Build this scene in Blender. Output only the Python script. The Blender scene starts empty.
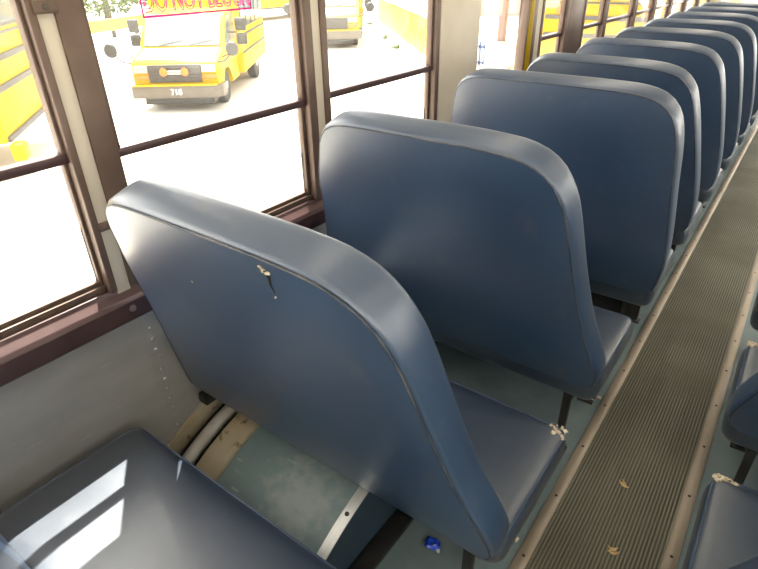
import bpy, bmesh, math, random
from mathutils import Vector, Matrix
R_ = math.radians
rnd = random.Random(7)
sc = bpy.context.scene
COL = sc.collection

# ------------------------------------------------------------------ materials
def mat(name, c1, c2=None, rough=.5, metal=0., scale=6., stretch=(1, 1, 1), lo=.35, hi=.65,
        bump=0., bscale=200., detail=5., spec=.5, rough2=None, coat=0.):
    m = bpy.data.materials.new(name); m.use_nodes = True
    nt = m.node_tree; N = nt.nodes; L = nt.links
    p = N['Principled BSDF']
    p.inputs['Roughness'].default_value = rough
    p.inputs['Metallic'].default_value = metal
    p.inputs['Specular IOR Level'].default_value = spec
    p.inputs['Coat Weight'].default_value = coat
    p.inputs['Coat Roughness'].default_value = .15
    p.inputs['Base Color'].default_value = (*c1, 1)
    tc = N.new('ShaderNodeTexCoord')
    if c2:
        mp = N.new('ShaderNodeMapping'); mp.inputs['Scale'].default_value = stretch
        L.new(tc.outputs['Object'], mp.inputs['Vector'])
        no = N.new('ShaderNodeTexNoise'); no.inputs['Scale'].default_value = scale
        no.inputs['Detail'].default_value = detail
        L.new(mp.outputs['Vector'], no.inputs['Vector'])
        rm = N.new('ShaderNodeMapRange'); rm.inputs['From Min'].default_value = lo; rm.inputs['From Max'].default_value = hi
        L.new(no.outputs['Fac'], rm.inputs['Value'])
        mx = N.new('ShaderNodeMix'); mx.data_type = 'RGBA'
        mx.inputs['A'].default_value = (*c1, 1); mx.inputs['B'].default_value = (*c2, 1)
        L.new(rm.outputs['Result'], mx.inputs['Factor'])
        L.new(mx.outputs['Result'], p.inputs['Base Color'])
        if rough2 is not None:
            r2 = N.new('ShaderNodeMapRange'); r2.inputs['From Min'].default_value = lo; r2.inputs['From Max'].default_value = hi
            r2.inputs['To Min'].default_value = rough; r2.inputs['To Max'].default_value = rough2
            L.new(no.outputs['Fac'], r2.inputs['Value']); L.new(r2.outputs['Result'], p.inputs['Roughness'])
    if bump:
        nb = N.new('ShaderNodeTexNoise'); nb.inputs['Scale'].default_value = bscale; nb.inputs['Detail'].default_value = 3
        L.new(tc.outputs['Object'], nb.inputs['Vector'])
        bp = N.new('ShaderNodeBump'); bp.inputs['Strength'].default_value = bump; bp.inputs['Distance'].default_value = .002
        L.new(nb.outputs['Fac'], bp.inputs['Height']); L.new(bp.outputs['Normal'], p.inputs['Normal'])
    return m

def overlay(m, col, scale, lo, hi, stretch=(1, 1, 1), amount=1., rough=None, offset=(0, 0, 0)):
    """a second layer of wear over a material made by mat()"""
    nt = m.node_tree; N = nt.nodes; L = nt.links; p = N['Principled BSDF']
    src = p.inputs['Base Color'].links[0].from_socket if p.inputs['Base Color'].links else None
    tc = N.new('ShaderNodeTexCoord'); mp = N.new('ShaderNodeMapping'); mp.inputs['Scale'].default_value = stretch
    mp.inputs['Location'].default_value = offset
    L.new(tc.outputs['Object'], mp.inputs['Vector'])
    no = N.new('ShaderNodeTexNoise'); no.inputs['Scale'].default_value = scale; no.inputs['Detail'].default_value = 6
    L.new(mp.outputs['Vector'], no.inputs['Vector'])
    rm = N.new('ShaderNodeMapRange'); rm.inputs['From Min'].default_value = lo; rm.inputs['From Max'].default_value = hi
    rm.inputs['To Max'].default_value = amount
    L.new(no.outputs['Fac'], rm.inputs['Value'])
    mx = N.new('ShaderNodeMix'); mx.data_type = 'RGBA'
    if src: L.new(src, mx.inputs['A'])
    else: mx.inputs['A'].default_value = p.inputs['Base Color'].default_value
    mx.inputs['B'].default_value = (*col, 1)
    L.new(rm.outputs['Result'], mx.inputs['Factor']); L.new(mx.outputs['Result'], p.inputs['Base Color'])
    return m

def blotch(m, centre, radius, col, amount, noise=8.):
    """one worn patch with a shape of its own, around a point in object space"""
    nt = m.node_tree; N = nt.nodes; L = nt.links; p = N['Principled BSDF']
    src = p.inputs['Base Color'].links[0].from_socket
    tc = N.new('ShaderNodeTexCoord'); mp = N.new('ShaderNodeMapping')
    mp.inputs['Location'].default_value = [-c / r for c, r in zip(centre, radius)]
    mp.inputs['Scale'].default_value = [1 / r for r in radius]
    L.new(tc.outputs['Object'], mp.inputs['Vector'])
    ln = N.new('ShaderNodeVectorMath'); ln.operation = 'LENGTH'; L.new(mp.outputs['Vector'], ln.inputs[0])
    no = N.new('ShaderNodeTexNoise'); no.inputs['Scale'].default_value = noise; no.inputs['Detail'].default_value = 7
    L.new(tc.outputs['Object'], no.inputs['Vector'])
    ad = N.new('ShaderNodeMath'); ad.operation = 'MULTIPLY_ADD'; ad.inputs[1].default_value = 2.2
    L.new(no.outputs['Fac'], ad.inputs[0]); L.new(ln.outputs['Value'], ad.inputs[2])
    rm = N.new('ShaderNodeMapRange'); rm.inputs['From Min'].default_value = 1.35; rm.inputs['From Max'].default_value = 2.1
    rm.inputs['To Min'].default_value = amount; rm.inputs['To Max'].default_value = 0
    L.new(ad.outputs['Value'], rm.inputs['Value'])
    mx = N.new('ShaderNodeMix'); mx.data_type = 'RGBA'; L.new(src, mx.inputs['A'])
    mx.inputs['B'].default_value = (*col, 1)
    L.new(rm.outputs['Result'], mx.inputs['Factor']); L.new(mx.outputs['Result'], p.inputs['Base Color'])
    return m

def glass_mat(name, veil, tint=(.97, .98, .97)):
    m = bpy.data.materials.new(name); m.use_nodes = True
    nt = m.node_tree; N = nt.nodes; L = nt.links; N.clear()
    out = N.new('ShaderNodeOutputMaterial')
    tr = N.new('ShaderNodeBsdfTransparent'); tr.inputs['Color'].default_value = (*tint, 1)
    gl = N.new('ShaderNodeBsdfGlossy'); gl.inputs['Roughness'].default_value = .02
    tl = N.new('ShaderNodeBsdfTranslucent'); tl.inputs['Color'].default_value = (.9, .86, .8, 1)
    df = N.new('ShaderNodeBsdfDiffuse'); df.inputs['Color'].default_value = (.8, .77, .72, 1)
    d2 = N.new('ShaderNodeMixShader'); d2.inputs[0].default_value = .4
    L.new(tl.outputs[0], d2.inputs[1]); L.new(df.outputs[0], d2.inputs[2])
    fc = N.new('ShaderNodeLayerWeight'); fc.inputs['Blend'].default_value = .5
    pw = N.new('ShaderNodeMath'); pw.operation = 'POWER'; pw.inputs[1].default_value = 5.; L.new(fc.outputs['Facing'], pw.inputs[0])
    lw = N.new('ShaderNodeMath'); lw.operation = 'MULTIPLY_ADD'; lw.inputs[1].default_value = .7; lw.inputs[2].default_value = .02; L.new(pw.outputs[0], lw.inputs[0])
    m1 = N.new('ShaderNodeMixShader'); L.new(lw.outputs[0], m1.inputs[0]); L.new(tr.outputs[0], m1.inputs[1]); L.new(gl.outputs[0], m1.inputs[2])
    m2 = N.new('ShaderNodeMixShader'); m2.inputs[0].default_value = veil  # scattering layer imitates veiling glare over the view outside
    L.new(m1.outputs[0], m2.inputs[1]); L.new(d2.outputs[0], m2.inputs[2]); L.new(m2.outputs[0], out.inputs['Surface'])
    return m

M = {}
def vinyl(name, c1, c2, rough=.4):
    m = mat(name, c1, c2, rough=rough, scale=5., lo=.3, hi=.75, bump=.22, bscale=420, rough2=rough + .12, detail=8)
    m.node_tree.nodes['Principled BSDF'].inputs['Specular IOR Level'].default_value = .9
    m.node_tree.nodes['Principled BSDF'].inputs['Coat Weight'].default_value = .9; m.node_tree.nodes['Principled BSDF'].inputs['Coat IOR'].default_value = 1.75; m.node_tree.nodes['Principled BSDF'].inputs['Coat Roughness'].default_value = .34
    overlay(m, (.11, .12, .135), 14., .60, .82, amount=.45)          # rubbed, dulled vinyl
    return m
M['vinyl'] = vinyl('navy_vinyl', (.012, .038, .094), (.018, .054, .122), .42)
M['vinyl_dark'] = vinyl('cushion_vinyl', (.026, .040, .068), (.038, .055, .088), .34)
M['piping'] = mat('vinyl_piping', (.035, .045, .065), (.15, .145, .14), rough=.4, scale=16, lo=.45, hi=.8)
M['board'] = mat('seat_board', (.018, .016, .015), (.035, .03, .028), rough=.55, scale=20)
M['black'] = mat('black_steel', (.012, .012, .012), (.03, .028, .026), rough=.42, scale=18, metal=0)
M['foam'] = mat('torn_foam', (.78, .70, .55), (.55, .42, .26), rough=.95, scale=90, bump=.8, bscale=300)
M['slit'] = mat('slit_lining', (.02, .018, .016), rough=.9)
M['floor'] = mat('floor_rubber', (.165, .225, .238), (.22, .28, .29), rough=.42, scale=3.5, bump=.12, bscale=90, rough2=.6)
overlay(M['floor'], (.30, .31, .28), 26., .63, .75, stretch=(3.0, .35, 1), amount=.6)
overlay(M['floor'], (.07, .075, .065), 4., .55, .75, amount=.6)
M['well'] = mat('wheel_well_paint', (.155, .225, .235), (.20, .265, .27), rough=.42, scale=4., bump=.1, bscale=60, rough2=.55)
overlay(M['well'], (.42, .46, .45), 30., .66, .74, stretch=(.5, 2.6, 1), amount=.7)
blotch(M['well'], (-.775, .66, .2), (.14, .13, .3), (.33, .35, .34), .65, 34)
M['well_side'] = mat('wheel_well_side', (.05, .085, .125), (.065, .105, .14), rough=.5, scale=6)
M['alu'] = mat('worn_aluminium', (.62, .62, .60), (.78, .78, .76), rough=.38, metal=.55, scale=20, stretch=(1, .2, 1))
M['trim'] = mat('aisle_trim_metal', (.40, .33, .25), (.52, .44, .35), rough=.45, metal=.35, scale=14, stretch=(2, .25, 1))
M['screw'] = mat('dark_screw', (.06, .05, .04), rough=.5, metal=.5)
M['runner'] = mat('ribbed_runner', (.20, .19, .14), (.33, .315, .25), rough=.55, scale=2.6, stretch=(1, .8, 1), lo=.3, hi=.7, bump=.15, bscale=160)
overlay(M['runner'], (.15, .125, .07), 1.7, .50, .66, stretch=(.8, 1.1, 1), amount=.75)
M['groove'] = mat('runner_groove', (.11, .10, .07), (.16, .15, .11), rough=.8, scale=3)
M['beige'] = mat('rusty_beige', (.46, .37, .23), (.58, .50, .36), rough=.6, scale=10)
overlay(M['beige'], (.13, .06, .025), 22., .60, .70, amount=.9)
M['pipe'] = mat('white_pipe', (.66, .64, .60), (.55, .50, .44), rough=.45, scale=14)
overlay(M['pipe'], (.18, .10, .05), 40., .66, .74, amount=.8)
M['galv'] = mat('galvanised_wall', (.40, .385, .36), (.50, .48, .45), rough=.40, metal=.25, scale=7, stretch=(1, .5, 2), lo=.3, hi=.7, bump=.1, bscale=30, rough2=.52)
overlay(M['galv'], (.58, .56, .53), 30., .66, .74, stretch=(1, .5, 3.), amount=.6)
M['sill'] = mat('dark_brown_metal', (.068, .034, .034), (.094, .050, .048), rough=.34, metal=.2, scale=9, spec=.6)
M['frame'] = mat('brown_window_frame', (.14, .090, .066), (.18, .120, .09), rough=.42, metal=.2, scale=9)
M['cream'] = mat('cream_panel', (.66, .58, .455), (.72, .64, .52), rough=.5, scale=6)
M['white'] = mat('white_ceiling', (.80, .78, .74), (.84, .83, .80), rough=.5, scale=2)
M['yellow'] = mat('bus_yellow', (.42, .270, .001), (.45, .295, .0015), rough=.5, scale=2, spec=.15)
M['hood_white'] = mat('off_white', (.84, .80, .68), (.88, .85, .76), rough=.4, scale=2)  # pale off-white tone for bus hoods and shutters
M['dark'] = mat('black_trim', (.022, .020, .019), (.032, .030, .028), rough=.5, scale=10)
M['rail_grey'] = mat('grey_rub_rail', (.06, .055, .052), rough=.5)
M['grille'] = mat('grille_grey', (.045, .040, .037), (.065, .058, .052), rough=.5, scale=30, stretch=(1, 1, 6))
M['chrome'] = mat('bumper_metal', (.085, .070, .054), (.11, .09, .07), rough=.5, metal=.0, scale=5)
M['winglass'] = mat('vehicle_glass', (.09, .11, .115), (.13, .15, .15), rough=.08, scale=2, spec=.6)
M['lamp'] = mat('headlamp_lens', (.30, .29, .27), rough=.15)
M['orange'] = mat('orange_lens', (.55, .15, .015), rough=.3)
M['red'] = mat('red_badge', (.75, .12, .08), rough=.4)
M['tyre'] = mat('tyre_rubber', (.03, .028, .026), rough=.8)
M['lettering'] = mat('white_lettering', (.88, .87, .82), rough=.5)
M['pink'] = mat('pink_sticker', (.80, .05, .32), rough=.6)
M['pink'].node_tree.nodes['Principled BSDF'].inputs['Specular IOR Level'].default_value = .1
M['fence'] = mat('yellow_boards', (.50, .33, .02), (.54, .38, .04), rough=.5, scale=3)
M['concrete'] = mat('pale_concrete', (.42, .40, .36), (.48, .455, .42), rough=.85, scale=1.2)
M['kerb'] = mat('white_kerb', (.74, .72, .66), rough=.8)
M['leaf'] = mat('leaf_green', (.06, .10, .02), (.12, .16, .035), rough=.6, scale=3)
M['bark'] = mat('bark', (.16, .11, .07), rough=.9)
M['building'] = mat('pink_render', (.34, .27, .24), (.38, .31, .28), rough=.8, scale=2)
M['blue'] = mat('blue_paint', (.08, .12, .26), rough=.5)
M['brown'] = mat('brown_post', (.20, .13, .11), rough=.6)
M['wrapper'] = mat('blue_wrapper', (.01, .04, .62), (.03, .12, .85), rough=.15, scale=50)
M['wrapper_white'] = mat('silver_wrapper', (.80, .82, .88), rough=.2, metal=.3)
M['chip'] = mat('dry_leaf', (.80, .60, .30), (.62, .40, .18), rough=.7, scale=60)
M['paper'] = mat('dirty_white_paper', (.74, .70, .62), rough=.8)
M['chrome_bolt'] = mat('bolt_metal', (.30, .24, .22), rough=.35, metal=.6)
M['glass'] = glass_mat('veiled_bus_glass', .014)
M['glass_low'] = glass_mat('veiled_lower_glass', .05)

# ------------------------------------------------------------------ mesh builder
class MB:
    def __init__(s): s.bm = bmesh.new()
    def box(s, a, b, bev=0., seg=2):
        bm = s.bm
        x0, y0, z0 = [min(p, q) for p, q in zip(a, b)]; x1, y1, z1 = [max(p, q) for p, q in zip(a, b)]
        v = [bm.verts.new(c) for c in ((x0,y0,z0),(x1,y0,z0),(x1,y1,z0),(x0,y1,z0),(x0,y0,z1),(x1,y0,z1),(x1,y1,z1),(x0,y1,z1))]
        f = [bm.faces.new([v[i] for i in q]) for q in ((3,2,1,0),(4,5,6,7),(0,1,5,4),(1,2,6,5),(2,3,7,6),(3,0,4,7))]
        if bev:
            es = list({e for fc in f for e in fc.edges})
            bmesh.ops.bevel(bm, geom=es, offset=bev, segments=seg, profile=.5, affect='EDGES')
        return s
    def loft(s, rings, cap0=True, cap1=True, closed=True):
        bm = s.bm; vs = [[bm.verts.new(p) for p in r] for r in rings]
        n = len(vs[0])
        for i in range(len(vs) - 1):
            for j in range(n if closed else n - 1):
                k = (j + 1) % n
                bm.faces.new((vs[i][j], vs[i][k], vs[i+1][k], vs[i+1][j]))
        if cap0: bm.faces.new(list(reversed(vs[0])))
        if cap1: bm.faces.new(vs[-1])
        return s
    def fan(s, ring, centre, flip=False):
        bm = s.bm; c = bm.verts.new(centre); v = [bm.verts.new(p) for p in ring]
        for j in range(len(v)):
            k = (j + 1) % len(v)
            bm.faces.new((c, v[k], v[j]) if flip else (c, v[j], v[k]))
        return s
    def tube(s, pts, r, n=8, caps=True, closed=False):
        pts = [Vector(p) for p in pts]; rings = []
        m = len(pts)
        prev = None
        for i, p in enumerate(pts):
            if closed: d = pts[(i + 1) % m] - pts[i - 1]
            else: d = pts[min(i + 1, m - 1)] - pts[max(i - 1, 0)]
            d.normalize()
            up = Vector((0, 0, 1)) if abs(d.z) < .9 else Vector((1, 0, 0))
            if prev is not None: up = prev
            a = d.cross(up)
            if a.length < 1e-4: a = d.orthogonal()
            a.normalize(); b = a.cross(d); prev = b
            rr = r[i] if isinstance(r, (list, tuple)) else r
            rings.append([p + a * (rr * math.cos(2*math.pi*j/n)) + b * (rr * math.sin(2*math.pi*j/n)) for j in range(n)])
        if closed: rings.append(rings[0])
        return s.loft(rings, caps and not closed, caps and not closed)
    def prism(s, poly, t0, t1, axis='x', bev=0.):
        f = {'x': lambda a, b, t: (t, a, b), 'y': lambda a, b, t: (a, t, b), 'z': lambda a, b, t: (a, b, t)}[axis]
        bm = s.bm
        v0 = [bm.verts.new(f(a, b, t0)) for a, b in poly]; v1 = [bm.verts.new(f(a, b, t1)) for a, b in poly]
        n = len(poly); fs = [bm.faces.new(v0), bm.faces.new(list(reversed(v1)))]
        for j in range(n):
            k = (j + 1) % n; fs.append(bm.faces.new((v0[k], v0[j], v1[j], v1[k])))
        if bev:
            es = list({e for fc in fs for e in fc.edges})
            bmesh.ops.bevel(bm, geom=es, offset=bev, segments=2, profile=.5, affect='EDGES')
        return s
    def disc(s, c, r, axis, h, n=20, prof=None):
        """short cylinder or lathe about an axis through c; prof = [(radius, height)]"""
        c = Vector(c); ax = Vector(axis).normalized(); a = ax.orthogonal().normalized(); b = ax.cross(a)
        prof = prof or [(r, 0), (r, h)]
        return s.loft([[c + ax * hh + a * (rr * math.cos(2*math.pi*j/n)) + b * (rr * math.sin(2*math.pi*j/n)) for j in range(n)] for rr, hh in prof])
    def blob(s, c, r, seed=0, jit=.35, sub=2, sq=(1, 1, 1)):
        q = random.Random(seed)
        g = bmesh.ops.create_icosphere(s.bm, subdivisions=sub, radius=1)
        for v in g['verts']:
            k = r * (1 + (q.random() - .5) * 2 * jit)
            v.co = Vector(c) + Vector((v.co.x * sq[0], v.co.y * sq[1], v.co.z * sq[2])) * k
        return s
    def build(s, name, m, parent=None, smooth=True, angle=38, weld=1e-5, kind=None):
        bm = s.bm
        if weld: bmesh.ops.remove_doubles(bm, verts=bm.verts, dist=weld)
        bmesh.ops.recalc_face_normals(bm, faces=bm.faces)
        if smooth:
            for f in bm.faces: f.smooth = True
            for e in bm.edges:
                if len(e.link_faces) == 2 and e.calc_face_angle(0) > R_(angle): e.smooth = False
        me = bpy.data.meshes.new(name); bm.to_mesh(me); bm.free()
        me.materials.append(m)
        o = bpy.data.objects.new(name, me); COL.objects.link(o)
        if parent: o.parent = parent
        if kind: o['kind'] = kind
        return o

def thing(name, label, cat, loc=(0, 0, 0), rz=0., group=None, kind=None):
    o = bpy.data.objects.new(name, None); COL.objects.link(o); o.empty_display_size = .1
    o.location = loc; o.rotation_euler = (0, 0, rz)
    if label: o['label'] = label
    if cat: o['category'] = cat
    if group: o['group'] = group
    if kind: o['kind'] = kind
    return o
def tag(o, label, cat, group=None):
    o['label'] = label; o['category'] = cat
    if group: o['group'] = group
    return o
def copy_tree(o, parent=None):
    c = o.copy(); COL.objects.link(c)
    if parent: c.parent = parent
    for ch in list(o.children): copy_tree(ch, c)
    return c
def text_mesh(name, body, size, m, parent, matrix, outline=0., extrude=.001, spacing=1., sx=1.):
    cu = bpy.data.curves.new(name, 'FONT'); cu.body = body; cu.size = size; cu.align_x = 'CENTER'; cu.align_y = 'BOTTOM_BASELINE'
    cu.space_character = spacing
    if outline: cu.fill_mode = 'NONE'; cu.bevel_depth = outline; cu.bevel_resolution = 1
    else: cu.extrude = extrude
    tmp = bpy.data.objects.new(name + '_curve', cu); COL.objects.link(tmp)
    dg = bpy.context.evaluated_depsgraph_get()
    me = bpy.data.meshes.new_from_object(tmp.evaluated_get(dg)); me.name = name
    bpy.data.objects.remove(tmp); bpy.data.curves.remove(cu)
    for v in me.vertices: v.co.x *= sx
    me.transform(matrix); me.materials.clear(); me.materials.append(m)
    o = bpy.data.objects.new(name, me); COL.objects.link(o); o.parent = parent
    return o

# ------------------------------------------------------------------ camera
CAM_H = 1.43
yaw, pitch, roll, fpx = .642, .5262, .0172, 549.4
F = Vector((-math.sin(yaw)*math.cos(pitch), math.cos(yaw)*math.cos(pitch), -math.sin(pitch)))
r0 = Vector((math.cos(yaw), math.sin(yaw), 0)); d0 = F.cross(r0)
rx = r0*math.cos(roll) + d0*math.sin(roll); dn = -r0*math.sin(roll) + d0*math.cos(roll)
cam = bpy.data.cameras.new('camera'); camo = bpy.data.objects.new('camera', cam); COL.objects.link(camo)
mw = Matrix.Identity(4)
for i in range(3): mw[i][0] = rx[i]; mw[i][1] = -dn[i]; mw[i][2] = -F[i]
mw[2][3] = CAM_H
camo.matrix_world = mw
cam.sensor_fit = 'HORIZONTAL'; cam.sensor_width = 36; cam.lens = 36 * fpx / 758; cam.clip_start = .02; cam.clip_end = 400
sc.camera = camo

# ------------------------------------------------------------------ bus shell
WL = -1.245; MID = -.081; WR = 2*MID - WL
Y0, Y1 = -1.5, 8.8; ROOF = 1.86
SILL_Z = .645; WTOP = 1.43
MB().box((WL-.03, Y0, -.06), (WR+.03, Y1, 0)).build('floor', M['floor'], kind='structure')
MB().box((WL-.06, Y0-.05, ROOF), (WR+.06, Y1+.05, ROOF+.05), .02).build('ceiling', M['white'], kind='structure')

def mx(x, side): return x if side == 'left' else 2*MID - x
def wall(side):
    w = MB().box((mx(WL-.035, side), Y0, -.05), (mx(WL, side), Y1, SILL_Z+.03)).build('wall_'+side, M['galv'], kind='structure')
    # lapped panel seams with rivets
    lap = MB()
    for k in range(-2, 11):
        y = .60 + .783*k
        lap.box((mx(WL, side), y-.002, .16), (mx(WL+.0015, side), y+.035, SILL_Z))
    lap.build('lap_strip', M['galv'], w)
    rv = MB()
    for k in range(-2, 11):
        for i in range(12):
            z = .622 - i*.036
            rv.disc((mx(WL+.0015, side), .617 + .783*k + i*.0007, z), .0045, (1 if side == 'left' else -1, 0, 0), .003, 10, [(.0062, 0), (.0056, .0025), (.003, .0045)])
    rv.build('rivets', M['galv'], w)
    # header above the windows
    MB().box((mx(WL-.04, side), Y0, WTOP), (mx(WL+.01, side), Y1, ROOF), .01).build('trim_1' if side == 'left' else 'trim_2', M['white'], kind='structure')
    # sill rail
    pr = [(WL-.045, .64), (WL+.022, SILL_Z), (WL+.028, .652), (WL+.028, .700), (WL+.022, .712), (WL+.002, .724), (WL-.002, .735), (WL-.045, .735)]
    pr = [(mx(a, side), b) for a, b in pr]
    s = MB().prism(pr, Y0, Y1, 'y', .002).build('trim_3' if side == 'left' else 'trim_4', M['sill'], kind='structure')
    bo = MB()
    for k in range(-2, 11):
        bo.disc((mx(WL+.028, side), .575 + .783*k, .682), .009, (1 if side == 'left' else -1, 0, 0), .004, 12, [(.0095, 0), (.009, .003), (.004, .004)])
    bo.build('bolts', M['chrome_bolt'], s)
wall('left'); wall('right')

XO = WL - .04          # outer face of the frames
def window(n, y0, y1, side='left', mid=1.047, right_w=.028, left_w=.028, sash=True, g=.014):
    X = lambda a: mx(a, side)
    f = MB()
    f.box((X(XO), y0, .733), (X(WL+.010), y0+left_w, WTOP), .003)
    f.box((X(XO), y1-right_w, .733), (X(WL+.010), y1, WTOP), .003)
    f.box((X(XO), y0+left_w, WTOP-.03), (X(WL+.006), y1-right_w, WTOP), .003)
    f.box((X(XO), y0+left_w, .733), (X(WL-.010), y1-right_w, .752), .002)
    w = f.build('window_%d' % n, M['frame'], kind='structure')
    a, b = y0+left_w, y1-right_w
    if sash:
        s = MB()
        s.box((X(WL-.036), a, .752), (X(WL-.016), a+g, mid), .001); s.box((X(WL-.036), b-g, .752), (X(WL-.016), b, mid), .001)
        s.box((X(WL-.036), a+g, .752), (X(WL-.018), b-g, .764), .001)
        s.build('lower_sash', M['frame'], w)
        s = MB()
        s.box((X(WL-.030), a, mid+.02), (X(WL-.006), a+g, WTOP-.03), .001); s.box((X(WL-.030), b-g, mid+.02), (X(WL-.006), b, WTOP-.03), .001)
        s.build('upper_sash', M['frame'], w)
        MB().box((X(WL-.034), a, mid), (X(WL-.004), b, mid+.022), .003).build('meeting_rail', M['sill'], w)
        MB().box((X(WL-.028), a+.002, .756), (X(WL-.024), b-.002, mid+.004)).build('lower_pane', M['glass_low'], w, smooth=False)
        MB().box((X(WL-.022), a+.002, mid+.012), (X(WL-.018), b-.002, WTOP-.026)).build('upper_pane', M['glass'], w, smooth=False)
    else:
        MB().box((X(WL-.028), a-.004, .745), (X(WL-.024), b+.004, WTOP-.02)).build('pane', M['glass'], w, smooth=False)
    return w

LEFT = [(-1.36, -.991, 1), (-.958, -.213, 1), (-.177, .561, 1.063), (.596, 1.340, 1.047), (1.379, 2.093, 1.050), (2.43, 2.985, 0),
        (3.163, 3.58, 1.05), (3.86, 4.335, 1.05), (4.345, 5.10, 1.05), (5.12, 5.75, 1.05), (5.77, 6.42, 1.05), (6.45, 7.15, 1.05), (7.18, 7.9, 1.05), (7.93, 8.7, 1.05)]
wins = []
for i, (a, b, mz) in enumerate(LEFT):
    kw = {}
    if i == 3: kw = dict(left_w=.058, right_w=.036)
    if i == 2: kw = dict(right_w=.018, g=.008)
    if mz == 0: kw = dict(left_w=.006, right_w=.020, sash=False)
    wins.append(window(i+1, a, b, 'left', mz if mz > 1.01 else 1.05, **kw))
# posts between the windows, cream strips with brown clips
tn = 5
def post(y0, y1, side, m='cream', x_in=.004, z1=WTOP, clip=False, x_out=None):
    global tn
    o = MB().box((mx(XO if x_out is None else x_out, side), y0, .72), (mx(WL+x_in, side), y1, z1), .001).build('trim_%d' % tn, M[m], kind='structure'); tn += 1
    if clip:
        c = MB().box((mx(WL-.01, side), y0-.006, 1.358), (mx(WL+.016, side), y1+.006, 1.382), .002)
        c.build('clip', M['frame'], o)
        MB().disc((mx(WL+.016, side), (y0+y1)/2, 1.370), .006, (1 if side == 'left' else -1, 0, 0), .003, 12, [(.007, 0), (.006, .002), (.003, .003)]).build('screw', M['chrome'], o)
        c = MB().box((mx(WL-.01, side), y0-.004, .895), (mx(WL+.012, side), y1+.004, .915), .002)
        c.build('clip', M['frame'], o)
    return o
for a, b in [(-.991, -.958), (-.213, -.177), (.561, .596), (1.340, 1.379)]: post(a, b, 'left', clip=True)
post(2.093, 2.43, 'left', x_in=.012)
post(2.987, 3.042, 'left', 'yellow', x_in=.012)
post(3.040, 3.095, 'left', 'frame', x_in=.008)
post(3.095, 3.163, 'left')
post(3.58, 3.86, 'left', 'frame', x_in=.006)
for a, b in [(4.335, 4.345), (5.10, 5.12), (5.75, 5.77), (6.42, 6.45), (7.15, 7.18), (7.90, 7.93)]: post(a, b, 'left', 'frame')
post(Y0, -1.36, 'left'); post(8.70, Y1, 'left')
# far side of the bus, seen only as the place the light comes from
ry = [-1.45 + .783*i for i in range(14)]
for i in range(13):
    if ry[i]+.745 > Y1: break
    window(20+i, ry[i], ry[i]+.745, 'right', 1.05)
    post(ry[i]+.745, ry[i]+.783, 'right')
# rear wall with the emergency door glass, front bulkhead with the windscreen
xl, xr = WL-.035, WR+.035
b = MB()
b.box((xl, Y0-.05, -.05), (xr, Y0, .72)); b.box((xl, Y0-.05, 1.50), (xr, Y0, ROOF))
for a, c in ((xl, -1.15), (-.50, -.42), (.26, .34), (.99, xr)): b.box((a, Y0-.05, .72), (c, Y0, 1.50))
b.build('wall_rear', M['cream'], kind='structure')
for i, (a, c) in enumerate(((-1.15, -.50), (-.42, .26), (.34, .99))):
    MB().box((a, Y0-.03, .72), (c, Y0-.026, 1.50)).build('window_%d' % (40+i), M['glass'], kind='structure')
b = MB()
b.box((xl, Y1, -.05), (xr, Y1+.05, .55)); b.box((xl, Y1, 1.62), (xr, Y1+.05, ROOF))
for a, c in ((xl, -1.12), (-.12, -.04), (.96, xr)): b.box((a, Y1, .55), (c, Y1+.05, 1.62))
b.build('wall_front', M['cream'], kind='structure')
for i, (a, c) in enumerate(((-1.12, -.12), (-.04, .96))):
    MB().box((a, Y1+.02, .55), (c, Y1+.026, 1.62)).build('window_%d' % (44+i), M['glass'], kind='structure')

# pink sticker on the upper pane of the nearest whole window: outlined letters inside a border
st = thing('window_sticker', 'pink outlined DO NOT BLOCK sticker on the upper pane of a window', 'sticker', (WL-.0155, .967, 1.333))
fr = MB(); hw, hh, t = .165, .085, .0045
fr.box((0, -hw, 0), (.0008, hw, t)); fr.box((0, -hw, hh), (.0008, hw, hh+t)); fr.box((0, -hw, t), (.0008, -hw+t, hh)); fr.box((0, hw-t, t), (.0008, hw, hh))
fr.build('border', M['pink'], st, smooth=False)
mt = Matrix(((0, 0, 1, .0006), (1, 0, 0, 0), (0, 1, 0, .012), (0, 0, 0, 1)))
text_mesh('lettering', 'DO NOT BLOCK', .075, M['pink'], st, mt, outline=.0016, sx=.56)

# ------------------------------------------------------------------ wheel well
YC, HL, PK = .95, .55, .250
RR = (HL*HL + PK*PK)/(2*PK)
def arc(y, dz=0.): return math.sqrt(max((RR+dz)**2 - (y-YC)**2, 0)) - (RR - PK)
ww = thing('wheel_well', 'arched grey-green wheel well box beneath the torn-back seat by the wall', 'wheel well', (0, 0, 0))
ys = [YC-HL + 2*HL*i/40 for i in range(41)]
def arc_strip(x0, x1, up, th=.004, ya=0, yb=41):
    return [[(x0, y, arc(y)+up-th), (x1, y, arc(y)+up-th), (x1, y, arc(y)+up), (x0, y, arc(y)+up)] for y in ys[ya:yb]]
XW = -.62
MB().loft(arc_strip(-1.04, XW, 0)).build('top_panel', M['well'], ww)
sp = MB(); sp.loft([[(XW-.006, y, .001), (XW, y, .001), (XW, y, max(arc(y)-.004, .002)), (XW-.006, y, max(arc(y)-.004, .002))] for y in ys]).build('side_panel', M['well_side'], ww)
tr = MB().loft([[(XW-.026, y, arc(y)+.0005), (XW+.003, y, arc(y)-.002), (XW+.003, y, arc(y)+.003), (XW-.026, y, arc(y)+.004)] for y in ys[2:34]])
trim = tr.build('edge_trim', M['alu'], ww)
for y in (.50, .69, .875, 1.06, 1.23): MB().disc((XW-.012, y, arc(y)+.003), .006, (0, -(y-YC)*-.9, 1), .004, 12, [(.0065, 0), (.0055, .003), (.002, .0035)]).build('bolt', M['screw'], trim)
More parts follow.
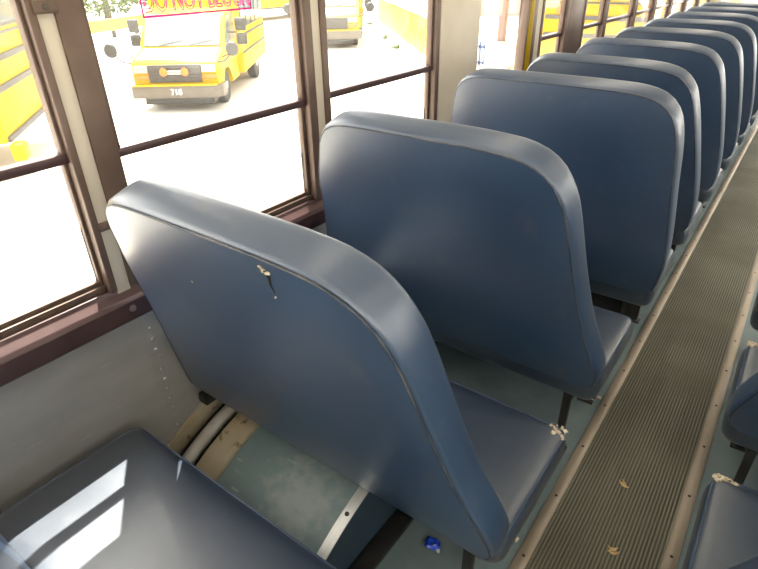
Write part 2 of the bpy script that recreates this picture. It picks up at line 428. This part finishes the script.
fl = MB().loft(arc_strip(-1.125, -1.058, .006, .012)); fl.build('inner_flange', M['beige'], ww)
lp = MB().loft(arc_strip(-1.058, -1.034, .014, .018)); lp.build('flange_lip', M['beige'], ww)
MB().loft(arc_strip(-1.244, -1.125, -.041, .006)).build('inner_gutter', M['slit'], ww)
MB().loft([[(-1.2445, y, arc(y)-.04), (-1.236, y, arc(y)-.04), (-1.236, y, arc(y)+.03), (-1.2445, y, arc(y)+.03)] for y in ys[3:38]]).build('rusty_edge', M['beige'], ww)
ch = MB().box((XW+.003, .40, 0), (XW+.058, 1.30, .022), .004); chn = ch.build('base_channel', M['black'], ww)
for y in (.55, .882, 1.21): MB().disc((XW+.036, y, .022), .008, (0, 0, 1), .004, 12, [(.009, 0), (.008, .003), (.003, .004)]).build('bolt', M['screw'], chn)
pp = MB().tube([(-1.178, y, arc(y)-.018) for y in ys[4:37]], .022, 12)
tag(pp.build('heater_pipe', M['pipe']), 'chipped white pipe along the wall over the wheel well', 'pipe')

# ------------------------------------------------------------------ aisle
AX0, AX1, AY0, AY1 = -.233, .064, -1.2, 8.3
nr = 30; pitch_r = (AX1-AX0)/nr; pts = []
for i in range(nr):
    x = AX0 + i*pitch_r
    pts += [(x, .0035), (x+pitch_r*.32, .0035), (x+pitch_r*.42, .0085), (x+pitch_r*.86, .0085), (x+pitch_r*.97, .0035)]
pts += [(AX1, .0035), (AX1, 0), (AX0, 0)]
run_ = MB().prism(pts, AY0, AY1, 'y').build('aisle_runner', M['runner'], angle=25)
run_.data.materials.append(M['groove'])
for p in run_.data.polygons:
    if p.center.z < .0078 and p.normal.y**2 < .5: p.material_index = 1
tag(run_, 'ribbed grey-green rubber runner down the aisle', 'runner')
for x0, x1, s0, lab in ((AX0-.035, AX0+.001, .982, 'flat metal trim strip between the aisle runner and the torn-back seat row'),
                        (AX1-.001, AX1+.035, 1.216, 'flat metal trim strip on the far side of the aisle runner from the torn-back seat')):
    xa, xb = x0, x1
    t = MB().prism([(xa, 0), (xb, 0), (xb, .007), (xb-.004, .010), (xa+.004, .010), (xa, .007)], AY0, AY1, 'y').build('aisle_trim', M['trim'])
    tag(t, lab, 'trim strip', 'metal strips edging the aisle')
    for k in range(-8, 30):
        MB().disc(((xa+xb)/2, s0 + k*.2455, .0095), .004, (0, 0, 1), .002, 8, [(.005, 0), (.0045, .0012), (.002, .0016)]).build('screw', M['screw'], t)

# ------------------------------------------------------------------ seats
TH = math.atan(.3177); SL = 1/math.cos(TH)
SY, SP, SX = .685, .655, -.726
def smooth_loop(ctrl, n):
    m = len(ctrl); dense = []
    for i in range(m):
        p0, p1, p2, p3 = [Vector(ctrl[(i+k-1) % m]) for k in range(4)]
        for j in range(16):
            t = j/16
            # centripetal-ish via tension .5
            dense.append(.5*((2*p1) + (-p0+p2)*t + (2*p0-5*p1+4*p2-p3)*t*t + (-p0+3*p1-3*p2+p3)*t**3))
    L = [0]
    for i in range(len(dense)): L.append(L[-1] + (dense[(i+1) % len(dense)] - dense[i]).length)
    out = []; k = 0
    for i in range(n):
        s = L[-1]*i/n
        while L[k+1] < s: k += 1
        u = (s - L[k])/max(L[k+1]-L[k], 1e-9)
        out.append(dense[k].lerp(dense[(k+1) % len(dense)], u))
    return out
CTRL = [(-.20, .350), (.20, .350), (.40, .350), (.455, .352), (.482, .368), (.489, .400), (.478, .455), (.441, .585), (.412, .737), (.388, .900), (.369, .970),
        (.335, 1.024), (.278, 1.054), (.20, 1.064), (.08, 1.067), (-.08, 1.067), (-.19, 1.066), (-.245, 1.060), (-.283, 1.042), (-.312, 1.005), (-.332, .955), (-.360, .88),
        (-.392, .74), (-.428, .60), (-.462, .47), (-.486, .385), (-.486, .358), (-.455, .349)]
# the seats farther up are squarer and sit more upright
CTRL_B = [(-.20, .350), (.20, .350), (.40, .350), (.462, .353), (.490, .372), (.500, .42), (.505, .50), (.500, .60), (.483, .76), (.474, .86), (.464, .93),
          (.445, .99), (.408, 1.032), (.35, 1.053), (.26, 1.060), (.08, 1.062), (-.08, 1.062), (-.19, 1.061), (-.25, 1.047), (-.285, 1.012), (-.305, .95), (-.326, .86),
          (-.372, .74), (-.418, .60), (-.458, .47), (-.482, .39), (-.478, .362), (-.44, .350)]
CTRL_SQ = [(x, z + .024*min(max((z-.5)/.5, 0), 1)) for x, z in CTRL_B]
CTRL_C = [(-.20, .350), (.20, .350), (.40, .350), (.456, .353), (.482, .370), (.490, .42), (.487, .50), (.474, .60), (.443, .76), (.421, .86), (.402, .93),
          (.380, .985), (.338, 1.030), (.275, 1.052), (.19, 1.061), (.05, 1.064), (-.08, 1.064)] + [(x, z+.002) for x, z in CTRL_B[17:]]
def shift_left(c, d): return [(x + d*min(max((z-.45)/.4, 0), 1) if x < -.15 else x, z) for x, z in c]
CTRL_TORN, CTRL_A = shift_left(CTRL, .022), shift_left(CTRL, -.008)
N_OUT = 112
def offset_loop(loop, d):
    n = len(loop); out = []
    for i in range(n):
        t = (loop[(i+1) % n] - loop[i-1]).normalized()
        out.append(loop[i] + Vector((t.y, -t.x))*d)
    return out
def seat(mirror, kind, ctrl, tilt):
    """backrest, cushion, board, legs and wall bracket; local origin on the floor under the rear lower edge of the back"""
    root = thing('bus_seat', None, 'seat')
    q = -1 if mirror else 1
    TH = math.atan(tilt); SL = 1/math.cos(TH)
    U = Vector((0, -math.sin(TH), math.cos(TH))); Nn = Vector((0, math.cos(TH), math.sin(TH)))
    def W(p, d): return Vector((q*p.x, 0, .359)) + U*p.y + Nn*d
    loop = smooth_loop([(x, (z-.359)*SL) for x, z in ctrl], N_OUT); cen = Vector((.0, .355))
    def sc_(k): return [cen + (p-cen)*k for p in loop]
    b = MB()
    rings = []
    bul = lambda k: -.016*(1-k**3)
    for k in (.12, .3, .5, .7, .82, .9, .95, .98): rings.append([W(p, bul(k)) for p in sc_(k)])
    rings.append([W(p, .000) for p in loop])
    for off, d in ((-.003, .0025), (.002, .005), (.006, .009), (.008, .014), (.009, .04), (.009, .062), (.008, .074), (.005, .081), (-.001, .0865), (-.010, .0895), (-.022, .091)):
        rings.append([W(p, d) for p in offset_loop(loop, off)])
    for k in (.9, .75, .5, .25): rings.append([W(p, .092+.012*(1-k*k)) for p in sc_(k)])
    b.loft(rings)
    back = b.build('backrest', M['vinyl'], root, angle=60)
    # piping along the seam, left open along the bottom
    idx = [i for i, p in enumerate(loop) if p.y > .0]
    st = next(i for i in idx if (i-1) % N_OUT not in idx)
    seq = [(st+i) % N_OUT for i in range(len(idx))]
    pip = offset_loop(loop, .0005)
    MB().tube([W(pip[i], .0015) for i in seq], .0024, 6).build('piping', M['piping'], back)
    # cushion
    def rr(x0, y0, x1, y1, r, n=7):
        pts = []
        for cx, cy, a0 in ((x1-r, y0+r, -90), (x1-r, y1-r, 0), (x0+r, y1-r, 90), (x0+r, y0+r, 180)):
            for i in range(n): a = R_(a0 + 90*i/(n-1)); pts.append(Vector((cx+r*math.cos(a), cy+r*math.sin(a))))
        out = []
        for i in range(len(pts)):      # extra points along the straight sides
            a_, b_ = pts[i], pts[(i+1) % len(pts)]; m_ = max(1, int((b_-a_).length/.03))
            for j in range(m_): out.append(a_.lerp(b_, j/m_))
        return out
    base = rr(-.476, .050, .490, .462, .040); cc = Vector((.01, .27))
    def pinch(p, k): return p
    cr = []
    for off, z in ((-.022, .262), (-.006, .266), (.001, .276), (.005, .297), (.006, .318), (.004, .338), (.000, .350), (-.003, .3535), (-.007, .3565), (-.013, .3595)):
        cr.append([Vector((q*p.x, p.y, z + (.004*math.sin(p.y*60+p.x*9) if .3 < z < .34 else 0))) for p in offset_loop(base, off)])
    for k, z in ((.965, .3625), (.90, .3665), (.75, .371), (.5, .375), (.25, .377), (.06, .3775)): cr.append([Vector((q*(cc.x+(p.x-cc.x)*k), cc.y+(p.y-cc.y)*k, z)) for p in offset_loop(base, -.013)])
    cu = MB().loft(cr).build('cushion', M['vinyl_dark'], root, angle=60)
    pb = offset_loop(base, -.0025)
    MB().tube([Vector((q*p.x, p.y, .3545)) for p in pb], .0025, 6, closed=True).build('piping', M['vinyl'], cu)
    # board and pan under the cushion
    bd = MB()
    if kind == 'well':
        bd.box((q*-.44, .075, .254), (q*.46, .42, .263), .002)
    elif kind == 'board':
        bd.box((q*-.44, .112, .17), (q*.455, .130, .262), .002); bd.box((q*-.44, .13, .245), (q*.46, .42, .263), .002)
    else:
        bd.box((q*-.44, .13, .245), (q*.46, .42, .263), .002)
    bd.build('seat_pan', M['board'], root)
    zf = 0
    for y in (.085, .385):
        lg = MB(); x = .405
        lg.box((q*(x-.012), y-.012, zf+.004), (q*(x+.012), y+.012, .264), .003)
        lg.box((q*(x-.028), y-.022, zf), (q*(x+.028), y+.022, zf+.005), .001)
        if y < .1: lg.box((q*(x-.012), y-.002, .25), (q*(x+.012), y+.030, .30), .003)
        lg.build('leg', M['black'], root)
    MB().box((q*(x-.010), .096, .20), (q*(x+.010), .374, .222), .003).build('leg_brace', M['black'], root)
    wb = MB()
    wb.box((q*-.5085, .02, .262), (q*-.470, .11, .296), .004); wb.box((q*-.50, .06, .258), (q*-.43, .42, .264), .002)
    wb.disc((q*-.49, .045, .296), .010, (0, 0, 1), .006, 12)
    wb.build('wall_bracket', M['black'], root)
    return root, back, cu
def foam(name, parent, pts, seed, m='foam'):
    b = MB()
    for i, (p, r) in enumerate(pts): b.blob(p, r, seed+i, .45, 2, (1.2, 1, .8))
    return b.build(name, M[m], parent, smooth=False)

labels_left = {
    -1: 'blue vinyl bus seat nearest the camera, cropped, sunlit streaks on its cushion',
    0: 'blue vinyl bus seat over the wheel well, small tear in its backrest',
    1: 'blue vinyl bus seat directly ahead of the torn-back one, window side',
    2: 'blue vinyl bus seat beside the wide cream post, second ahead of torn-back seat',
    3: 'blue vinyl bus seat third ahead of the torn-back one, yellow post beyond it',
    4: 'blue vinyl bus seat fourth ahead of the torn-back one in its row',
    5: 'blue vinyl bus seat fifth ahead of the torn-back one in its row',
    6: 'blue vinyl bus seat sixth ahead of the torn-back one in its row',
    7: 'blue vinyl bus seat seventh ahead of the torn-back one in its row',
    8: 'blue vinyl bus seat eighth ahead of the torn-back one in its row',
    9: 'blue vinyl bus seat ninth ahead of the torn-back one, farthest in its row'}
G1 = 'blue seats along the window wall'
proto, pback, pcush = seat(False, 'plain', CTRL_A, .3177)
wellseat, wback, wcush = seat(False, 'well', CTRL_TORN, .3177)
square, sback, scush = seat(False, 'board', CTRL_SQ, .22)
middle, mback, mcush = seat(False, 'board', CTRL_C, .24)
for k in range(-1, 10):
    if k == 0: o = wellseat
    elif k == -1: o = proto
    elif k == 2: o = square
    elif k == 3: o = middle
    else: o = copy_tree(proto if k < 2 else middle)
    o.location = (SX, SY + SP*k, 0); o['label'] = labels_left[k]; o['group'] = G1
# the tear in the back, with foam at its upper end, and a nick
U = Vector((0, -math.sin(TH), math.cos(TH))); Nn = Vector((0, math.cos(TH), math.sin(TH)))
def on_back(X, z, d): return Vector((X-SX, 0, .359)) + U*((z-.359)*SL) + Nn*d
tb = MB()
tb.tube([on_back(-.553, 1.050, -.001), on_back(-.549, 1.038, -.003), on_back(-.551, 1.024, -.005), on_back(-.549, 1.008, -.006)], [.0045, .003, .0018, .0008], 8)
tb.build('tear', M['slit'], wback)
foam('torn_foam', wback, [(on_back(-.557, 1.049, -.001), .0045), (on_back(-.563, 1.052, -.0005), .0035), (on_back(-.549, 1.046, -.002), .004), (on_back(-.561, 1.044, -.001), .003)], 3)
foam('nick', wback, [(on_back(-.784, .946, -.010), .0028)], 9)
foam('nick', wback, [(on_back(-.547, 1.004, -.009), .0018)], 11)
# torn front corner of its cushion
fr_ = foam('torn_foam', wcush, [((.476+rnd.uniform(-.034, .012), .446+rnd.uniform(-.030, .014), .357+rnd.uniform(-.008, .006)), rnd.uniform(.002, .0055)) for i in range(46)], 21)

rproto, rback, rcush = seat(True, 'plain', CTRL_A, .3177)
RX = .584
rl = {0: 'blue bus seat across the aisle nearest the camera, foam torn from its corner',
      1: 'blue bus seat across the aisle, showing its rounded lower back edge and black leg',
      2: 'blue bus seat across the aisle, second one ahead of the torn-corner seat'}
for k in range(0, 3):
    o = rproto if k == 0 else copy_tree(rproto)
    o.location = (RX, SY + .065 + SP*k, 0); o['label'] = rl[k]; o['group'] = 'blue seats across the aisle'
    if k < 2:
        cu = [c for c in o.children if c.name.startswith('cushion')][0]
        foam('torn_foam', cu, [((-.476+rnd.uniform(-.010, .036), .448+rnd.uniform(-.012, .012), .357+rnd.uniform(-.006, .005)), rnd.uniform(.002, .005)) for i in range(36)], 60+20*k)

# ------------------------------------------------------------------ litter
def chip(name, loc, rz, label, cat, m, pieces):
    b = MB()
    for (x, y, l, w, a, lift) in pieces:
        ca, sa = math.cos(a), math.sin(a); ring = []
        for i in range(7):
            t = i/6; ww_ = w*math.sin(math.pi*min(max(t, .08), .92)); xx = (t-.5)*l; zz = lift*(t-.5)**2*4
            ring.append([(x+xx*ca-yy*sa, y+xx*sa+yy*ca, zz+dz) for yy, dz in ((-ww_, .0005), (0, .002), (ww_, .0005), (0, .004))])
        b.loft(ring)
    o = b.build(name, M[m]); o.location = loc; o.rotation_euler = (0, 0, rz)
    return tag(o, label, cat)
chip('dry_leaf', (-.093, 1.388, .0074), 2.6, 'curled tan scrap of dry leaf farther up the aisle runner', 'leaf', 'chip', [(0, 0, .034, .006, .2, .007), (.004, -.007, .030, .005, -.35, .004)])
chip('dry_leaf', (-.056, 1.143, .0074), .4, 'torn brown scrap of dry leaf on the aisle runner closest to the camera', 'leaf', 'chip', [(0, 0, .032, .006, .5, .003), (.002, -.008, .030, .007, .1, .005), (-.004, .006, .020, .003, -.2, .006)])
wr = thing('candy_wrapper', 'crumpled shiny blue wrapper on the floor beneath the torn-back seat', 'wrapper', (-.474, .865, .0))
MB().blob((0, 0, .010), .019, 5, .30, 2, (1.15, .9, .5)).build('foil', M['wrapper'], wr, smooth=False)
MB().blob((.022, -.006, .007), .008, 8, .4, 1, (1, 1, .7)).build('twisted_end', M['wrapper_white'], wr, smooth=False)
tag(MB().tube([(-.375, 1.722, .004), (-.335, 1.722, .004), (-.293, 1.730, .004)], .0028, 8).build('paper_stick', M['paper']), 'thin white paper stick on the floor beside a seat leg', 'stick')
tag(MB().blob((-.283, 1.752, .006), .007, 4, .4, 2).build('foam_crumb', M['foam'], smooth=False), 'cream foam crumb on the floor between paper stick and aisle trim', 'crumb')
tag(MB().blob((-.288, 1.02, .006), .007, 14, .4, 2).build('foam_crumb', M['foam'], smooth=False), 'cream foam crumb on the floor under the torn-back seat cushion', 'crumb')

# ------------------------------------------------------------------ outdoors
GZ = -1.0
MB().box((-120, -60, GZ-.2), (60, 120, GZ)).build('ground', M['concrete'], kind='structure')

def wheel(name, parent, x, y, r, side, w=.22):
    o = MB().disc((x, y, r), r, (side, 0, 0), w, 28, [(r*.55, -.0), (r*.92, 0), (r, .03), (r, w-.03), (r*.92, w), (r*.6, w)]).build(name, M['tyre'], parent)
    MB().disc((x+side*(w-.04), y, r), r*.58, (side, 0, 0), .03, 20, [(r*.58, 0), (r*.56, .03), (r*.3, .02), (r*.22, .05), (r*.1, .05)]).build('hub', M['lamp'], o)
    return o

def cutaway_bus(label, loc, rz, number, badge):
    t = thing('short_school_bus', label, 'bus', (loc[0], loc[1], GZ), rz, 'yellow school buses parked outside')
    prof = [(.10, .33), (.06, .64), (.08, .96), (.20, 1.03), (.86, 1.17), (1.42, 1.80), (2.30, 2.02), (2.30, .36), (1.42, .36), (1.34, .62), (1.12, .78), (.76, .78), (.54, .62), (.46, .30)]
    MB().prism(prof, -.98, .98, 'x', .03).build('cab', M['yellow'], t)
    MB().prism([(.20, 1.033), (.84, 1.169), (.84, 1.189), (.22, 1.058)], -.88, .88, 'x', .008).build('hood', M['hood_white'], t)
    # passenger body
    bp = [(-1.12, .42), (1.12, .42), (1.14, .9), (1.12, 2.25), (.98, 2.62), (.6, 2.80), (-.6, 2.80), (-.98, 2.62), (-1.12, 2.25), (-1.14, .9)]
    MB().prism(bp, 2.28, 5.9, 'y', .03).build('body', M['yellow'], t)
    # windscreen
    MB().prism([(.895, 1.215), (1.42, 1.805), (1.405, 1.825), (.875, 1.23)], -.90, .90, 'x', .006).build('windscreen', M['winglass'], t)
    wp = MB()
    for x0 in (-.5, .2): wp.tube([(x0, .88, 1.232), (x0+.25, .92, 1.275), (x0+.52, .96, 1.32)], .012, 6)
    wp.build('wipers', M['dark'], t)
    g = MB().box((-.60, .03, .60), (.60, .10, .95), .01)
    for i in range(6): g.box((-.58, .012, .625+i*.053), (.58, .035, .643+i*.053), .004)
    gr = g.build('grille', M['grille'], t)
    for s in (-1, 1):
        MB().box((s*.61, .035, .79), (s*.93, .14, .94), .015).build('headlight', M['lamp'], t)
        MB().box((s*.61, .03, .66), (s*.95, .14, .755), .012).build('turn_signal', M['orange'], t)
    if badge:
        for x in (-.245, .235): MB().disc((x, .012, .81), .085, (0, -1, 0), .03, 24, [(.085, 0), (.085, .012), (.06, .028)]).build('warning_light', M['orange'], t)
        bd = MB(); bd.box((-.15, -.004, .815), (.15, .012, .838), .004); bd.box((-.15, -.004, .77), (.15, .012, .793), .004)
        bd.build('badge_bar', M['lettering'], t); MB().box((-.05, -.008, .793), (.05, .012, .815), .003).build('badge', M['red'], t)
    bm_ = MB().prism([(-.12, .30), (-.14, .42), (-.12, .55), (.10, .55), (.10, .30)], -.98, .98, 'x', .015)
    for s in (-1, 1): bm_.prism([(s*.95, -.11), (s*1.06, .02), (s*1.06, .40), (s*.95, .40)], .30, .54, 'z', .01)
    bp_ = bm_.build('bumper', M['chrome'], t)
    MB().box((-.95, -.135, .548), (.95, .02, .570), .003).build('bumper_stripe', M['yellow'], bp_)
    if number:
        mt = Matrix(((1, 0, 0, 0.02), (0, 0, -1, -.143), (0, 1, 0, .375), (0, 0, 0, 1)))
        text_mesh('number', number, .17, M['lettering'], bp_, mt, extrude=.004, sx=1.0)
    MB().box((-.80, .05, .14), (.80, .5, .31), .02).build('air_dam', M['dark'], t)
    for s in (-1, 1):
        wheel('wheel', t, s*.70, .94, .37, s); wheel('wheel', t, s*.85, 4.2, .39, s, .25)
        # cross-view mirror on its arm in front, flat mirrors on the door
        a = MB(); a.tube([(s*.84, .30, .93), (s*1.16, .16, 1.00), (s*1.34, .10, 1.16)], .018, 6); a.tube([(s*.90, .80, .98), (s*1.20, .30, 1.10), (s*1.34, .10, 1.16)], .014, 6)
        ar = a.build('mirror_arm', M['dark'], t)
        MB().disc((s*1.36, .10, 1.24), .14, (0, -1, 0), .10, 20, [(.04, -.06), (.12, -.03), (.15, 0), (.12, .04), (.03, .06)]).build('convex_mirror', M['dark'], ar)
        fm = MB(); fm.box((s*1.18, 1.50, 1.16), (s*1.44, 1.58, 1.40), .03); fm.box((s*1.18, 1.50, 1.45), (s*1.44, 1.58, 1.72), .03)
        mo = fm.build('door_mirror', M['dark'], t); MB().tube([(s*.97, 1.62, 1.42), (s*1.20, 1.56, 1.42)], .02, 6).build('bracket', M['dark'], mo)
        MB().prism([(1.10, 1.24), (1.52, 1.74), (2.22, 1.86), (2.22, 1.24)], s*.978, s*.992, 'x').build('door_window', M['winglass'], t)
        MB().box((s*1.13, 2.30, .86), (s*1.165, 5.85, .91), .005).build('rub_rail', M['dark'], t)
        MB().box((s*1.13, 2.30, 1.24), (s*1.165, 5.85, 1.29), .005).build('rub_rail', M['dark'], t)
        for i in range(5):
            y = 2.42 + i*.68
            f = MB().box((s*1.10, y, 1.42), (s*1.150, y+.60, 2.12), .01).build('side_window', M['dark'], t)
            MB().box((s*1.145, y+.04, 1.46), (s*1.156, y+.56, 2.08)).build('pane', M['winglass'], f)
    for x in (-.75, -.45, .45, .75): MB().disc((x, 2.26, 2.45), .09, (0, -1, 0), .03, 18).build('roof_lamp', M['orange'], t)
    return t
b718 = cutaway_bus('short yellow school bus numbered 718 on its bumper, facing the windows', (-9.72, 6.60), R_(38.1), '718', True)
b718.scale = (.835, .9, .9)
cutaway_bus('short pale-hooded school bus parked beside the yellow board fence', (-13.35, 15.35), R_(38.1), None, False)

def school_bus(label, loc, rz, length, hood=True, wy=(1.9, 7.2), zig=False):
    """long bus; local y runs along its length, x = 0 is the side nearest us, body on the -x side"""
    t = thing('school_bus', label, 'bus', (loc[0], loc[1], GZ), rz, 'yellow school buses parked outside')
    W_ = 2.4
    bp = [(-W_, .52), (0, .52), (.0, 1.9), (-.03, 2.35), (-.20, 2.75), (-.7, 2.98), (-W_+.7, 2.98), (-W_+.20, 2.75), (-W_+.03, 2.35), (-W_, 1.9)]
    MB().prism(bp, 0, length, 'y', .04).build('body', M['yellow'], t)
    for z, h in ((.53, .07), (1.10, .075), (1.43, .075), (1.72, .03)):
        MB().box((-.02, -.02, z), (.035, length-.1, z+h), .01).build('rub_rail', M['rail_grey'], t)
        MB().box((-W_+.05, -.035, z), (.035, .01, z+h), .01).build('rub_rail', M['rail_grey'], t)
    n = int((length-.4)/.72)
    for i in range(n):
        y = .25 + i*.72
        f = MB().box((-.10, y, 1.80), (.012, y+.64, 2.36), .008).build('side_window', M['dark'], t)
        MB().box((0, y+.04, 1.84), (.018, y+.60, 2.07)).build('lower_pane', M['winglass'], f); MB().box((0, y+.04, 2.10), (.018, y+.60, 2.32)).build('upper_pane', M['winglass'], f)
    rw = MB().box((-W_+.25, -.03, 1.80), (-.25, .05, 2.4), .01).build('end_window', M['dark'], t); MB().box((-W_+.3, -.036, 1.85), (-.3, 0, 2.35)).build('pane', M['winglass'], rw)
    for x in (-W_+.10, -.10): MB().box((x-.13, -.16, .30), (x+.13, .0, .52), .03).build('bumper_guard', M['yellow'], t)
    for x in (-.35, -W_+.35): MB().disc((x, -.01, 1.62), .1, (0, -1, 0), .04, 18).build('tail_lamp', M['orange'], t)
    for y in wy:
        a = MB(); a.disc((.003, y, .52), .60, (1, 0, 0), .012, 28); a.build('wheel_arch', M['dark'], t)
        wheel('wheel', t, -.22, y, .50, 1, .25); wheel('wheel', t, -W_+.22, y, .50, -1, .25)
    return t
school_bus('yellow school bus end and side close outside the window by the sill', (-9.85, 4.27), R_(142.1), 9., wy=(2.6, 7.4))
school_bus('distant yellow school bus parked behind bus 718', (-23.6, 18.0), 0., 10., wy=(2.9, 8.2))
school_bus('yellow school bus parked alongside the far windows', (-2.35, 12.2), 0., 11., wy=(3.2, 9.2))

# yellow board fence on a white kerb
fx0, fy0, fx1, fy1 = -17.4, 23.6, -8.6, 14.1
fl_ = math.hypot(fx1-fx0, fy1-fy0); fa = math.atan2(fy1-fy0, fx1-fx0)
fe = thing('board_fence', 'yellow upright board fence standing on a white kerb', 'fence', (fx0, fy0, GZ), fa)
b = MB(); k = 0; x = 0.
while x < fl_-.3: b.box((x, -.02, .12), (x+.36, .02, 1.12), .008); x += .46
b.build('boards', M['fence'], fe)
rl_ = MB()
for z in (.30, .90): rl_.box((0, .02, z), (fl_, .07, z+.09))
rl_.build('rails', M['fence'], fe)
tag_k = MB().box((fx0-0, 0, 0), (fx0+fl_, .001, .001)); tag_k.bm.free()
kb = MB().box((0, -.30, 0), (fl_, .08, .12), .02).build('kerb', M['kerb']); kb.location = (fx0, fy0, GZ); kb.rotation_euler = (0, 0, fa); tag(kb, 'low white concrete kerb under the yellow board fence', 'kerb')
def tuft(p, label, seed):
    q = random.Random(seed); b = MB()
    for i in range(60):
        a = q.uniform(0, 6.28); l = q.uniform(.10, .26); o = Vector((q.uniform(-.12, .12), q.uniform(-.12, .12), 0))
        d = Vector((math.cos(a)*.5, math.sin(a)*.5, 1)); s_ = Vector((-math.sin(a), math.cos(a), 0))*.012
        tip = o + d*l; b.loft([[o-s_, o+s_, o+d*.004+Vector((0, 0, .004))], [tip-s_*.1, tip+s_*.1, tip+Vector((0, 0, .003))]])
    o = b.build('grass_tuft', M['leaf'], smooth=False); o.location = p; tag(o, label, 'grass')
def along(t, off): return (fx0+(fx1-fx0)*t + math.sin(fa)*off, fy0+(fy1-fy0)*t - math.cos(fa)*off, GZ)
tuft(along(.04, .5), 'green weed tuft at the far end of the white kerb', 2)
tuft(along(.50, .5), 'green weed tuft midway along the white kerb', 3)
tuft(along(.72, .5), 'green weed tuft at the near part of the white kerb', 4)

# trees and a bus behind bus 718
def tree(label, p, h, r, seed):
    q = random.Random(seed); t = thing('tree', label, 'tree', p, 0, 'trees behind the parked buses')
    tk = MB(); tk.tube([(0, 0, 0), (.05, .03, h*.3), (-.04, .05, h*.6), (0, 0, h*.85)], [.22, .17, .11, .04], 8)
    for i in range(6):
        a = q.uniform(0, 6.28); z = h*q.uniform(.3, .65); tk.tube([(0, 0, z), (math.cos(a)*r*.5, math.sin(a)*r*.5, z+h*.15), (math.cos(a)*r*.8, math.sin(a)*r*.8, z+h*.2)], [.07, .04, .015], 6)
    tk.build('trunk', M['bark'], t)
    b = MB()
    for i in range(1500):
        d = Vector((q.gauss(0, 1), q.gauss(0, 1), q.gauss(0, 1))).normalized()*r*q.uniform(.45, 1)**.5
        c = Vector((d.x, d.y, max(h*.52+d.z*h*.5/r*.95, .06))); s_ = q.uniform(.09, .20)
        u = Vector((q.gauss(0, 1), q.gauss(0, 1), q.gauss(0, .6))).normalized(); v = u.orthogonal().normalized()
        vs = [b.bm.verts.new(c + u*s_*a_ + v*s_*b_) for a_, b_ in ((-1, 0), (-.2, .5), (1, 0), (-.2, -.5))]; b.bm.faces.new(vs)
    b.build('foliage', M['leaf'], t, smooth=False, weld=0)
    return t
tree('leafy green tree at the far side of the lot behind the distant bus', (-32.6, 18.6, GZ), 3.6, 2.2, 1)
tree('low leafy tree beyond the close school bus end', (-31.5, 14.6, GZ), 3.0, 1.9, 2)
tree('leafy tree between the other two trees across the lot', (-33.6, 23.0, GZ), 3.6, 2.2, 3)

gd = thing('guard_rail', 'low yellow guard rail in front of the trees across the lot', 'guard rail', (-22.9, 12.0, GZ), R_(112))
MB().box((0, -.06, .28), (6.4, .06, .72), .03).build('rail', M['fence'], gd)
for i in range(5): MB().box((.2+i*1.5, .06, 0), (.34+i*1.5, .20, .66), .01).build('post', M['dark'], gd)

# pale building, pier and blue gate seen through the undivided window
bl = thing('building', 'pale pink building glimpsed through the undivided window', 'building', (-14.5, 30., GZ), R_(25))
MB().box((-3., 0, 0), (3.5, 4, 4.5), .02).build('wall', M['building'], bl)
for i in range(3): MB().box((-2.4+i*1.9, -.02, 1.1), (-1.5+i*1.9, .05, 2.6)).build('shutter', M['hood_white'], bl)
pr_ = thing('gate_pier', 'white concrete pier with brown post standing on top', 'pier', (-6.75, 14.6, GZ))
MB().box((-.32, -.3, 0), (.32, .3, .62), .03).build('block', M['kerb'], pr_); MB().box((-.09, -.09, .62), (.09, .09, 2.2), .01).build('post', M['brown'], pr_); MB().box((-.2, -.18, .60), (.2, .18, .66), .01).build('cap', M['building'], pr_)
gt = thing('blue_gate', 'blue upright-bar gate beside the white pier', 'gate', (-7.55, 14.6, GZ))
MB().box((-.25, -.02, .05), (.35, .02, .12)).box((-.25, -.02, .45), (.35, .02, .52)).build('rails', M['blue'], gt)
for i in range(5): MB().box((-.25+i*.14, -.02, 0), (-.19+i*.14, .02, .62), .005).build('bar', M['blue'], gt)

# ------------------------------------------------------------------ light
FILL_GLOW = 1.4
sd = Vector((.365, -.27, -1)).normalized()
sl = bpy.data.lights.new('sun', 'SUN'); sl.energy = 13.; sl.angle = R_(.6); sl.color = (1, .95, .86)
so = bpy.data.objects.new('sun', sl); COL.objects.link(so); so.rotation_euler = sd.to_track_quat('-Z', 'Y').to_euler(); so.location = (-4, 5, 12)
lens = bpy.data.materials.new('fill_strip_glow'); lens.use_nodes = True
lp_ = lens.node_tree.nodes['Principled BSDF']; lp_.inputs['Base Color'].default_value = (.9, .88, .82, 1)
lp_.inputs['Emission Color'].default_value = (1, .90, .76, 1); lp_.inputs['Emission Strength'].default_value = FILL_GLOW
for x, lab in ((MID-.62, 'over the window-side seats'), (MID+.62, 'over the seats across the aisle')):  # unseen fill strips, added because daylight alone left the interior dark
    t = thing('added_fill_strip', 'long slim added fill light along the bus ceiling '+lab, 'lamp', (x, 3.6, ROOF), 0, 'added fill lights along the bus ceiling')
    MB().box((-.11, -4.6, -.020), (.11, 4.6, 0), .006).build('housing', M['cream'], t)
    MB().box((-.085, -4.55, -.034), (.085, 4.55, -.020), .006).build('lens', lens, t)
w = bpy.data.worlds.new('world'); sc.world = w; w.use_nodes = True
bg = w.node_tree.nodes['Background']; bg.inputs['Color'].default_value = (1., .96, .90, 1); bg.inputs['Strength'].default_value = 3.1
sc.view_settings.view_transform = 'Standard'; sc.view_settings.look = 'None'; sc.view_settings.gamma = 1; sc.view_settings.use_curve_mapping = False
sc.view_settings.exposure = .9
sc.cycles.use_denoising = True
sc.cycles.max_bounces = 14; sc.cycles.diffuse_bounces = 8; sc.cycles.transparent_max_bounces = 24
sc.cycles.caustics_reflective = False; sc.cycles.caustics_refractive = False
sc.cycles.sample_clamp_indirect = 12
